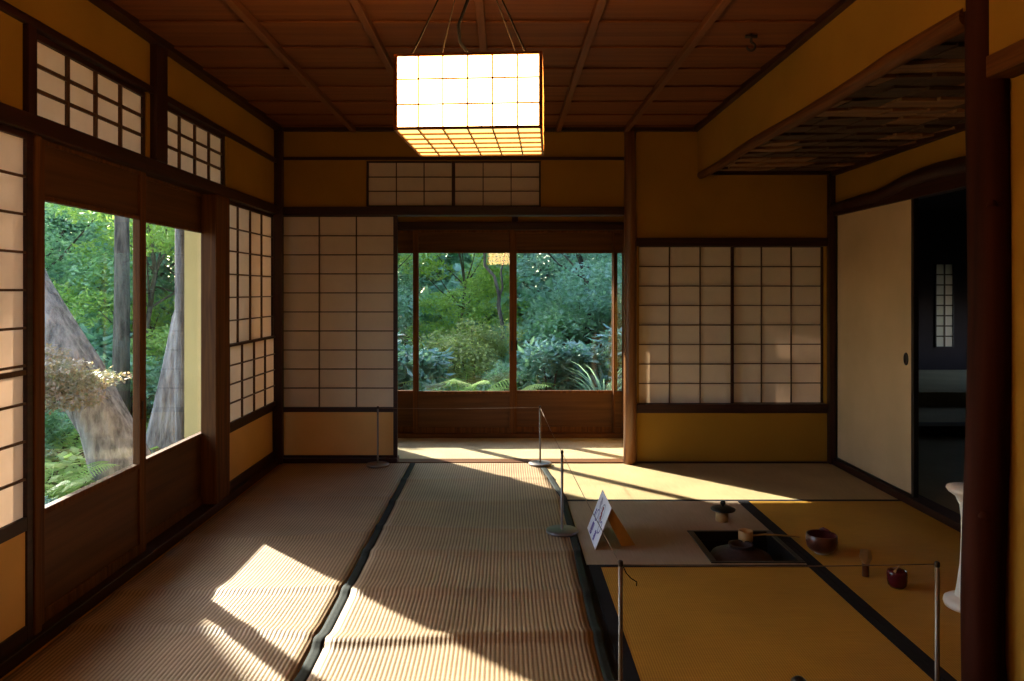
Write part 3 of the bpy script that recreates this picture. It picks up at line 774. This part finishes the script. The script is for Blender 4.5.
for i in range(1, 6):
    u = -R_+w_*i/6
    for s_ in (-1, 1):
        y = s_*(R_-.001); km.box(u-tw, u+tw, min(y, y-s_*.004), max(y, y-s_*.004), 0, h_)
        km.box(min(y, y-s_*.004), max(y, y-s_*.004), u-tw, u+tw, 0, h_)
    km.box(u-tw, u+tw, -R_, R_, -.001, .003); km.box(-R_, R_, u-tw, u+tw, -.0012, .0028)
for j in (1, 2):
    z = h_*j/3
    for s_ in (-1, 1):
        y = s_*(R_-.0015); km.box(-R_, R_, min(y, y-s_*.003), max(y, y-s_*.003), z-tw, z+tw)
        km.box(min(y, y-s_*.003), max(y, y-s_*.003), -R_, R_, z-tw, z+tw)
lb('lattice', km, 'lframe')
q = R_-.0052
for s_ in (-1, 1):
    lb('side_paper', MB().box(-q, q, s_*q-.0004, s_*q+.0004, .004, h_-.003), 'bulb_side')
    lb('side_paper', MB().box(s_*q-.0004, s_*q+.0004, -q, q, .004, h_-.003), 'bulb_side')
lb('bottom_paper', MB().box(-q, q, -q, q, .0035, .0045), 'bulb_bottom')
apex = Vector((-.008, -.02, h_+.336))
for sx in (-1, 1):
    for sy in (-1, 1):
        lb('hanging_wire', MB().tube([(sx*R_*.78, sy*R_*.92, h_), (sx*R_*.71, sy*R_*.84, h_+.028), tuple(apex)], [.0030, .0022, .0012], 6), 'wire')
lb('power_cord', MB().tube([(.012, -.03, h_*.7), (.008, -.04, h_+.01), (-.030, -.05, h_+.06), (-.034, -.05, h_+.10), (-.014, -.04, h_+.16), (-.010, -.02, h_+.25), (-.008, -.02, h_+.336), (-.008, -.02, ZC-lc.z)], .0042, 8), 'cord')
lb('ceiling_rose', MB().lathe([(0, ZC-lc.z-.03), (.03, ZC-lc.z-.03), (.04, ZC-lc.z-.01), (.04, ZC-lc.z)], 24, (-.008, -.02, 0)), 'cord')
lb('bulb', MB().lathe([(0, .04), (.02, .045), (.03, .065), (.026, .09), (.012, .105), (0, .106)], 20, (0, 0, 0)), 'bulb')

# ---------------------------------------------------------------- eaves and outer walls
struct(B(-2.45, -1.64, -1.4, 5.2, 2.24, 2.30).build('trim_29', 'roof'))
struct(B(-2.45, 2.6, 6.0, 6.75, 2.20, 2.26).build('trim_30', 'roof'))
struct(B(-2.45, 2.6, -1.4, 6.75, 2.42, 2.5).build('roof', 'roof'))
struct(MB().box(-1.995, -1.66, 4.58, 4.66, -.4, 2.24).box(-2.22, -1.66, 5.10, 5.17, -.4, 2.24).build('wall_outer', 'plaster_out'))  # rear piece added to keep direct sun off the side shoji
tag(MB().tube([(-2.034, 4.62, -.4), (-2.034, 4.62, 1.0), (-2.034, 4.62, 2.24)], .036, 14).build('outer_post', 'bark'), 'pale wooden post outside the side window beside cream plaster', 'post')

# ================================================================ garden
def gz(x, y):
    d = max(0, max(-x-4.5, y-9))
    rise = .34*max(0, min(1, (y-6.2)/.9))*max(0, min(1, (x+2.6)/.8))
    return rise-.42+.10*noise.noise(Vector((x*.4, y*.4, 0)))+.05*d
m = MB(); n = 70
for j in range(n+1):
    for i in range(n+1):
        x = -34+60*i/n; y = -6+44*j/n; m.v.append((x, y, gz(x, y)-(.25 if (-1.9 < x < 8 and y < 6.3) else 0)))
for j in range(n):
    for i in range(n): m.f.append((j*(n+1)+i, j*(n+1)+i+1, (j+1)*(n+1)+i+1, (j+1)*(n+1)+i)); m.mi.append(0); m.sm.append(True)
struct(m.build('garden_ground', 'soil'))

def leafmesh(name, blobs, count, size, seed, aspect=.45, droop=0.0, shell=.55):
    """blobs: list of (centre, radii). leaves are small folded blades scattered through the blobs"""
    rnd = random.Random(seed); vs = []; fs = []
    vol = [r[0]*r[1]*r[2] for c, r in blobs]; tot = sum(vol)
    for (c, r), v_ in zip(blobs, vol):
        for _ in range(int(count*v_/tot)+1):
            while True:
                d = Vector((rnd.uniform(-1, 1), rnd.uniform(-1, 1), rnd.uniform(-1, 1)))
                if 0.05 < d.length <= 1: break
            rad = shell+(1-shell)*rnd.random()**.6; d = d.normalized()*rad
            p = Vector((c[0]+d.x*r[0], c[1]+d.y*r[1], c[2]+d.z*r[2]))
            s_ = size*rnd.uniform(.6, 1.4)
            t_ = Vector((rnd.uniform(-1, 1), rnd.uniform(-1, 1), rnd.uniform(-.7, .5)-droop)).normalized()
            up = Vector((rnd.uniform(-.6, .6), rnd.uniform(-.6, .6), 1)).normalized()
            sd = t_.cross(up).normalized()*s_*aspect*.5; nn = sd.cross(t_).normalized()*s_*.10
            o = len(vs)
            vs += [p, p+t_*s_*.5+sd-nn, p+t_*s_, p+t_*s_*.5-sd-nn]
            fs += [(o, o+1, o+2), (o, o+2, o+3)]
    return vs, fs
def foliage(name, vs, fs, mat_, parent):
    mb = MB(); mb.v = [tuple(v) for v in vs]; mb.f = fs; mb.mi = [0]*len(fs); mb.sm = [False]*len(fs)
    return mb.build(name, mat_, parent, 0, loc=1)
def blobset(rnd, R, H0, H1, k, rb, flat=.6):
    out = []
    for _ in range(k):
        a = rnd.random()*2*PI; z = rnd.uniform(H0, H1); q = 1-abs((z-(H0+H1)/2)/((H1-H0)/2+.01))**2*.6
        rr = R*q*rnd.random()**.5; s_ = rb*rnd.uniform(.7, 1.3)
        out.append(((rr*math.cos(a), rr*math.sin(a), z), (s_, s_, s_*flat)))
    return out
def tree(name, H, R, z0, k, rb, count, size, mat_, bk, seed, tr=.12, lean=(0, 0)):
    rnd = random.Random(seed); t = empty(name)
    pts = [(lean[0]*i/6+.12*math.sin(i+seed), lean[1]*i/6+.1*math.cos(i*1.3+seed)-.1*math.cos(seed), H*.92*i/6) for i in range(7)]
    tm = MB(); tm.tube(pts, [tr*(1-.12*i) for i in range(7)], 12, True, .2, seed)
    bl = blobset(rnd, R, z0, H, k, rb)
    bl = [((c[0]+lean[0], c[1]+lean[1], c[2]), r) for c, r in bl]
    for c, r in bl[::2]:
        st_ = Vector(pts[min(6, max(1, int(c[2]/H*5)))]); e = Vector(c); md = st_.lerp(e, .5)+Vector((0, 0, -.1))
        tm.tube([st_, md, e], [tr*.35, tr*.22, tr*.08], 7, False)
    tm.build('trunk', bk, t, 0, loc=1)
    vs, fs = leafmesh(name, bl, count, size, seed); foliage('foliage', vs, fs, mat_, t)
    return t
def shrub(name, H, R, k, rb, count, size, mat_, seed, flat=.7, aspect=.45, droop=0, z0=.15):
    rnd = random.Random(seed); t = empty(name)
    bl = blobset(rnd, R, z0, H, k, rb, flat)
    sm = MB()
    for c, r in bl: sm.tube([(c[0]*.1, c[1]*.1, -.05), (c[0]*.5, c[1]*.5, c[2]*.6), c], [.018, .012, .005], 6, False)
    sm.build('stems', 'bark2', t, 0, loc=1)
    vs, fs = leafmesh(name, bl, count, size, seed, aspect, droop, .35); foliage('foliage', vs, fs, mat_, t)
    return t
def put(o, x, y, rz=0, sc=1, z=None, label=None, cat=None, group=None):
    o.location = (x, y, gz(x, y)-.02 if z is None else z); o.rotation_euler = (0, 0, rz); o.scale = (sc, sc, sc)
    if label: tag(o, label, cat, group)
    return o

# tall shade trees standing across the sun side (their shadows keep the rear garden in shade)
def st(s, t): return (s*.714+t*-.70, s*.70+t*.714)
TT = tree('tall_tree', 11, 2.6, 2.2, 34, 1.1, 15000, .26, 'leafB', 'bark2', 11, .22)
GT = 'tall leafy trees in the far garden seen through the side window'
for i, (s, t, r) in enumerate([(9.4, 15, 0), (12.2, 16, 1.2), (15, 13, 2.5), (8.8, 21, 4), (12.0, 23, 5), (16.5, 18, .7)]):
    x, y = st(s, t); put(TT if i == 0 else copy_tree(TT), x, y, r, 1, label='tall leafy tree in the far garden', cat='tree', group=GT)
# mid-height backdrop trees
TA = tree('broadleaf_tree', 5.2, 2.0, .5, 34, .75, 16000, .15, 'leafA', 'bark2', 21, .10)
TB = tree('broadleaf_tree', 4.6, 1.9, .5, 30, .7, 15000, .13, 'leafB', 'bark2', 22, .09)
TC = tree('maple_tree', 4.2, 1.9, .6, 30, .6, 15000, .11, 'leafC', 'bark2', 23, .07)
GB = 'dense trees filling the garden behind the corridor glass'
LBK = 'dense green tree in the background of the rear garden'
GS = 'dense trees in the garden beyond the side glass doors'
LSD = 'dense green tree in the background of the side garden'
used = set()
def putc(P, x, y, r, sc, lab, cat, grp=None):
    o = P if P.name not in used and not used.add(P.name) else copy_tree(P)
    return put(o, x, y, r, sc, label=lab, cat=cat, group=grp)
for (P, x, y, r, sc) in [(TA, 1.5, 13.0, .3, 1), (TA, 5.2, 14.6, 1.7, 1.1), (TA, -.2, 14.4, 2.9, 1.1), (TB, -3.0, 14.6, 1, 1.1), (TA, 9.2, 14.5, 4.0, 1), (TB, 2.4, 16.5, 2.2, 1.4), (TA, -1.6, 17.6, 5.2, 1.4), (TB, 6.5, 17, 3.3, 1.4), (TA, -5.6, 17.2, 1.5, 1.3)]:
    putc(P, x, y, r, sc, LBK, 'tree', GB)
for (P, x, y, r, sc) in [(TB, -6.2, 9.4, .4, .72), (TA, -8.6, 12.8, 3.7, .95), (TB, -9.0, 9.4, 1.4, .9), (TA, -6.6, 13.6, 2.4, .95), (TB, -10.8, 15.5, 5.4, 1.2), (TA, -13, 17.5, 2.0, 1.5), (TB, -8.6, 18.5, .9, 1.5), (TA, -11.8, 11.6, 4.4, 1.1), (TB, -12.5, 21, 1.1, 1.8), (TA, -17, 22, 1.7, 1.8), (TA, -4.6, 11.8, .7, .8)]:
    putc(P, x, y, r, sc, LSD, 'tree', GS)
putc(TC, -.62, 10.3, .5, .50, 'bright yellow green maple lit in the middle of the rear garden', 'tree')
putc(TC, -4.5, 9.4, 2.1, .72, 'sunlit yellow green tree beyond the side window near the outer post', 'tree')
TM = tree('maple_tree', 3.0, 1.2, .7, 26, .42, 15000, .07, 'leafA', 'bark2', 31, .05)
putc(TM, 1.0, 9.8, 0, 1.0, 'fine leaved blue green maple behind the right garden door', 'tree')
putc(TM, 1.9, 9.4, 2.2, .8, 'fine leaved maple at the right end of the rear garden', 'tree')
putc(TM, -1.9, 9.8, 4.0, .80, 'small leafy maple behind the narrow left pane of the corridor', 'tree')
# crooked thin tree
ct = tag(empty('crooked_tree', (-.2, 9.0, gz(-.2, 9))), 'thin crooked bare-trunked tree left of the middle stile', 'tree')
P_ = [(-.01, 9.0, -.45), (-.02, 9, .1), (-.03, 9, .45), (-.03, 9, .75), (-.08, 9.03, 1.0), (-.07, 9, 1.12), (-.13, 9, 1.36), (-.25, 9, 1.50), (-.25, 9.05, 1.62), (-.45, 9.0, 2.4), (-.95, 8.7, 3.2), (-1.33, 8.5, 3.8)]
MB().tube(P_, [.038, .032, .028, .026, .025, .023, .020, .018, .016, .014, .011, .006], 10, True, .25, 2).tube([(-.08, 9, 1.08), (-.03, 9, 1.22), (-.05, 9.0, 1.42), (.03, 9, 1.75)], [.016, .014, .011, .007], 8, False).build('trunk', 'bark2', ct)
vs, fs = leafmesh('f', [((-1.33, 8.5, 3.75), (.42, .42, .62)), ((-.5, 9.1, 2.4), (.8, .6, .4)), ((-.1, 9.1, 2.0), (.5, .5, .3)), ((-.9, 9.2, 2.1), (.5, .4, .3))], 9000, .08, 5)  # first clump added above the view to shade the right shoji
mb = MB(); mb.v = [tuple(v) for v in vs]; mb.f = fs; mb.mi = [0]*len(fs); mb.sm = [False]*len(fs); mb.build('foliage', 'leafA', ct)
# shrubs
SA = shrub('azalea_shrub', .95, .62, 18, .26, 9000, .05, 'leafF', 41)
SB = shrub('glossy_shrub', .8, .50, 14, .25, 2600, .13, 'leafD', 42, aspect=.38)
SC = shrub('leafy_shrub', 1.0, .6, 16, .27, 4200, .09, 'leafB', 43)
SD = shrub('broad_leaved_shrub', .75, .55, 12, .25, 1500, .17, 'leafA', 44, aspect=.5)
putc(SA, -.36, 8.3, .2, .92, 'rounded olive green shrub in the rear garden below the crooked tree', 'shrub')
putc(SB, -1.25, 7.5, .6, 1.0, 'glossy pale blue leaved shrub at the left end of the corridor glass', 'shrub')
putc(SB, .45, 7.5, 2.6, .82, 'glossy leaved shrub just outside the right garden door, left half', 'shrub')
putc(SB, 1.15, 7.6, 4.1, .95, 'glossy leaved shrub just outside the right garden door, right half', 'shrub')
putc(SC, -.05, 7.6, 1.1, .5, 'low green shrub outside where the two corridor doors meet', 'shrub')
putc(SC, -1.9, 8.6, 3.1, 1.0, 'green shrub behind the glossy bush at the far left of the corridor', 'shrub')
putc(SD, -.75, 7.0, 5.0, .55, 'low broad leaved plant at the foot of the left garden door', 'shrub')
putc(SD, .2, 8.9, 2.0, .9, 'dark broad leaved shrub behind the middle stile', 'shrub')
putc(SC, 1.7, 8.5, .4, .8, 'green shrub at the right end of the rear garden', 'shrub')
putc(SC, .55, 9.2, 1.4, 1.05, 'green shrub filling the gap behind the right garden door', 'shrub')
putc(SD, 1.05, 10.8, 3.4, 1.6, 'dark broad leaved shrub under the maples behind the right garden door', 'shrub')
putc(SD, -.2, 11.4, 1.4, 1.9, 'dark broad leaved shrub behind the crooked tree', 'shrub')
# long blades by the right door
gr = empty('long_leaved_plant', (.95, 7.1, gz(.95, 7.1))); gb = MB(); rnd = random.Random(6)
for i in range(70):
    a = rnd.random()*2*PI; L_ = rnd.uniform(.5, 1.0); rr = rnd.uniform(.02, .12)
    b0 = Vector((rr*math.cos(a), rr*math.sin(a), 0)); o_ = Vector((math.cos(a), math.sin(a), 0)); sd = Vector((-math.sin(a), math.cos(a), 0))*.012
    pr_ = None; vs = []
    for k_ in range(6):
        u = k_/5; p = b0+o_*(L_*.65*u*u)+Vector((0, 0, L_*(u-.35*u*u))); w__ = (1-u)**.6
        vs += [p-sd*w__, p+sd*w__]
    gb.add(vs, [(2*k_, 2*k_+1, 2*k_+3, 2*k_+2) for k_ in range(5)], True)
gb.build('blades', 'leafA', gr, 0, loc=1); tag(gr, 'clump of long arching blades outside the right garden door', 'plant')
# ferns
def fern(seed, n=11, L_=.55):
    rnd = random.Random(seed); t = empty('fern')
    for i in range(n):
        mb = MB()
        a = 2*PI*i/n+rnd.uniform(-.2, .2); o_ = Vector((math.cos(a), math.sin(a), 0)); sd = Vector((-math.sin(a), math.cos(a), 0)); ll = L_*rnd.uniform(.8, 1.15)
        def P(u): return o_*(ll*.85*u)+Vector((0, 0, ll*(1.35*u-.85*u*u)))
        mb.tube([P(k_/7) for k_ in range(8)], [.005-.0005*k_ for k_ in range(8)], 5, False)
        for k_ in range(3, 26):
            u = k_/26; p = P(u); wl = ll*.26*math.sin(PI*min(1, u*1.05))**.7; tl = Vector((0, 0, -.25*wl))
            for s_ in (-1, 1):
                e = p+sd*s_*wl+o_*wl*.35+tl; wd = o_*ll*.014
                mb.add([p-wd, p+wd, e+wd*.2, e-wd*.2], [(0, 1, 2, 3)])
        mb.build('frond', 'fern', t, 0, loc=1)
    return t
fn = fern(3)
put(fn, -.42, 7.3, 0, 1.45, None, 'bright green fern close to the glass of the left garden door', 'fern')
put(copy_tree(fn), -.08, 7.2, 1.1, 1.2, None, 'green fern beside the middle stile of the corridor doors', 'fern')
put(copy_tree(fn), -3.35, 5.4, 2.1, .9, -.42, 'sunlit fern low outside the side garden door', 'fern')

# leaning trunks of the old tree outside the side doors
def trunk(pts, rs, label, seed):
    t = empty('leaning_tree', (pts[0][0], pts[0][1], pts[0][2]))
    MB().tube(pts, rs, 26, True, .28, seed).build('trunk', 'bark', t)
    return tag(t, label, 'tree')
t1 = trunk([(-3.02, 6.0, -.6), (-3.10, 6.0, -.30), (-3.26, 6.0, .10), (-3.50, 6.0, .50), (-3.72, 6.0, .85), (-3.92, 6.0, 1.2), (-4.25, 6.05, 1.9), (-4.7, 6.1, 2.9), (-5.0, 6.2, 4.2)],
           [.30, .24, .20, .195, .20, .20, .19, .17, .13], 'thick pale trunk leaning left outside the nearer side door', 1)
t2 = trunk([(-3.12, 7.0, -.6), (-3.14, 7.0, -.35), (-3.10, 7.0, 0), (-3.02, 7.0, .4), (-2.93, 7.0, .9), (-2.80, 7.0, 1.3), (-2.72, 7.05, 1.9), (-2.9, 7.2, 3.2)],
           [.36, .30, .26, .23, .21, .19, .18, .15], 'thick pale trunk leaning right behind the outer post', 4)
for tt, cs in ((t1, [((-5.2, 4.9, 3.9), (.9, .75, .75)), ((-4.9, 5.5, 4.7), (.8, .8, .5))]), (t2, [((-3.0, 7.6, 4.3), (1.1, .9, .5)), ((-3.6, 7.0, 4.9), (.9, .9, .4))])):  # first trunk's crown placed out of view to dim sun on the left shoji
    vs, fs = leafmesh('f', cs, 5200, .11, 8)
    mb = MB(); mb.v = [tuple(v) for v in vs]; mb.f = fs; mb.mi = [0]*len(fs); mb.sm = [False]*len(fs); mb.build('foliage', 'leafB', tt)
# straight far trunk
ft = tag(MB().tube([(-4.13, 7.9, -.5), (-4.11, 7.9, 1.0), (-4.11, 7.9, 2.2), (-4.1, 7.95, 4.0), (-4.05, 8.0, 6)], [.10, .078, .072, .06, .04], 14, True, .12, 9).build('bare_trunk', 'bark2'), 'straight dark trunk at the upper right of the nearer side door', 'tree')
# red tinged maple in front of the trunk
rm = empty('red_maple', (-3.5, 5.15, -.42))
rb_ = [((rx, ry, rz_), (.30, .30, .07)) for rx, ry, rz_ in [(-.25, 0, 1.13), (.05, .1, 1.16), (.32, -.05, 1.08), (.5, .1, .98), (-.5, .1, 1.02), (-.1, -.2, .98), (.25, .2, .94), (-.35, -.1, .88), (.45, -.1, .86), (.0, .1, .85)]]
vs, fs = leafmesh('rm', rb_, 9000, .038, 12, .5, .2, .2); foliage('foliage', vs, fs, 'leafE', rm)
sm = MB()
for c, r in rb_: sm.tube([(-.22, -.02, -.05), (-.20, 0, .45), (c[0]*.5-.08, c[1]*.5, c[2]*.78), c], [.03, .022, .014, .005], 7, False)
sm.build('stems', 'bark2', rm, 0, loc=1)
tag(rm, 'low spreading maple with reddish leaves in front of the leaning trunk', 'tree')
for (P, x, y, r, sc, lb_) in [(SC, -4.4, 6.8, 1, .6, 'bright green shrub behind the leaning trunk'), (SB, -3.0, 4.7, 2, .35, 'small glossy plant at the sill of the nearer side door'),
        (SD, -3.9, 5.1, .5, .50, 'broad leaved plant low outside the nearer side door'), (SC, -4.3, 8.2, 3, .8, 'green shrub between the two leaning trunks'),
        (SD, -5.0, 9.0, 2.2, 1.3, 'dark broad leaved shrub deep in the side garden'), (SD, -6.2, 8.6, 4.2, 1.3, 'large leaved shrub behind the red tinged maple'), (SB, -3.7, 8.6, 1.2, .9, 'glossy shrub seen through the further side door'), (SC, -5.6, 7.4, 5.1, .8, 'green shrub left of the leaning trunk in the side garden')]:
    putc(P, x, y, r, sc, lb_, 'shrub')
# ground cover nobody could count
def cover(name, x0, x1, y0, y1, n, size, mt, label, seed):
    rnd = random.Random(seed); vs = []; fs = []
    for _ in range(n):
        x, y = rnd.uniform(x0, x1), rnd.uniform(y0, y1); z = gz(x, y)+rnd.uniform(0, .22)*(.4+abs(noise.noise(Vector((x, y, 3)))*1.6))
        s_ = size*rnd.uniform(.6, 1.5); a = rnd.random()*2*PI
        t_ = Vector((math.cos(a), math.sin(a), rnd.uniform(-.3, .6))).normalized(); sd = t_.cross(Vector((0, 0, 1))).normalized()*s_*.3
        p = Vector((x, y, z)); o = len(vs); vs += [p, p+t_*s_*.5+sd, p+t_*s_, p+t_*s_*.5-sd]; fs += [(o, o+1, o+2), (o, o+2, o+3)]
    mb = MB(); mb.v = [tuple(v) for v in vs]; mb.f = fs; mb.mi = [0]*len(fs); mb.sm = [False]*len(fs)
    tag(mb.build(name, mt), label, 'ground cover', None, 'stuff')
cover('ground_cover', -8, -2.3, 3.2, 9.5, 16000, .10, 'leafC', 'bright green ground plants covering the side garden', 1)
cover('ground_cover', -3, 2.9, 6.9, 11, 16000, .10, 'leafA', 'low green ground plants covering the rear garden', 2)
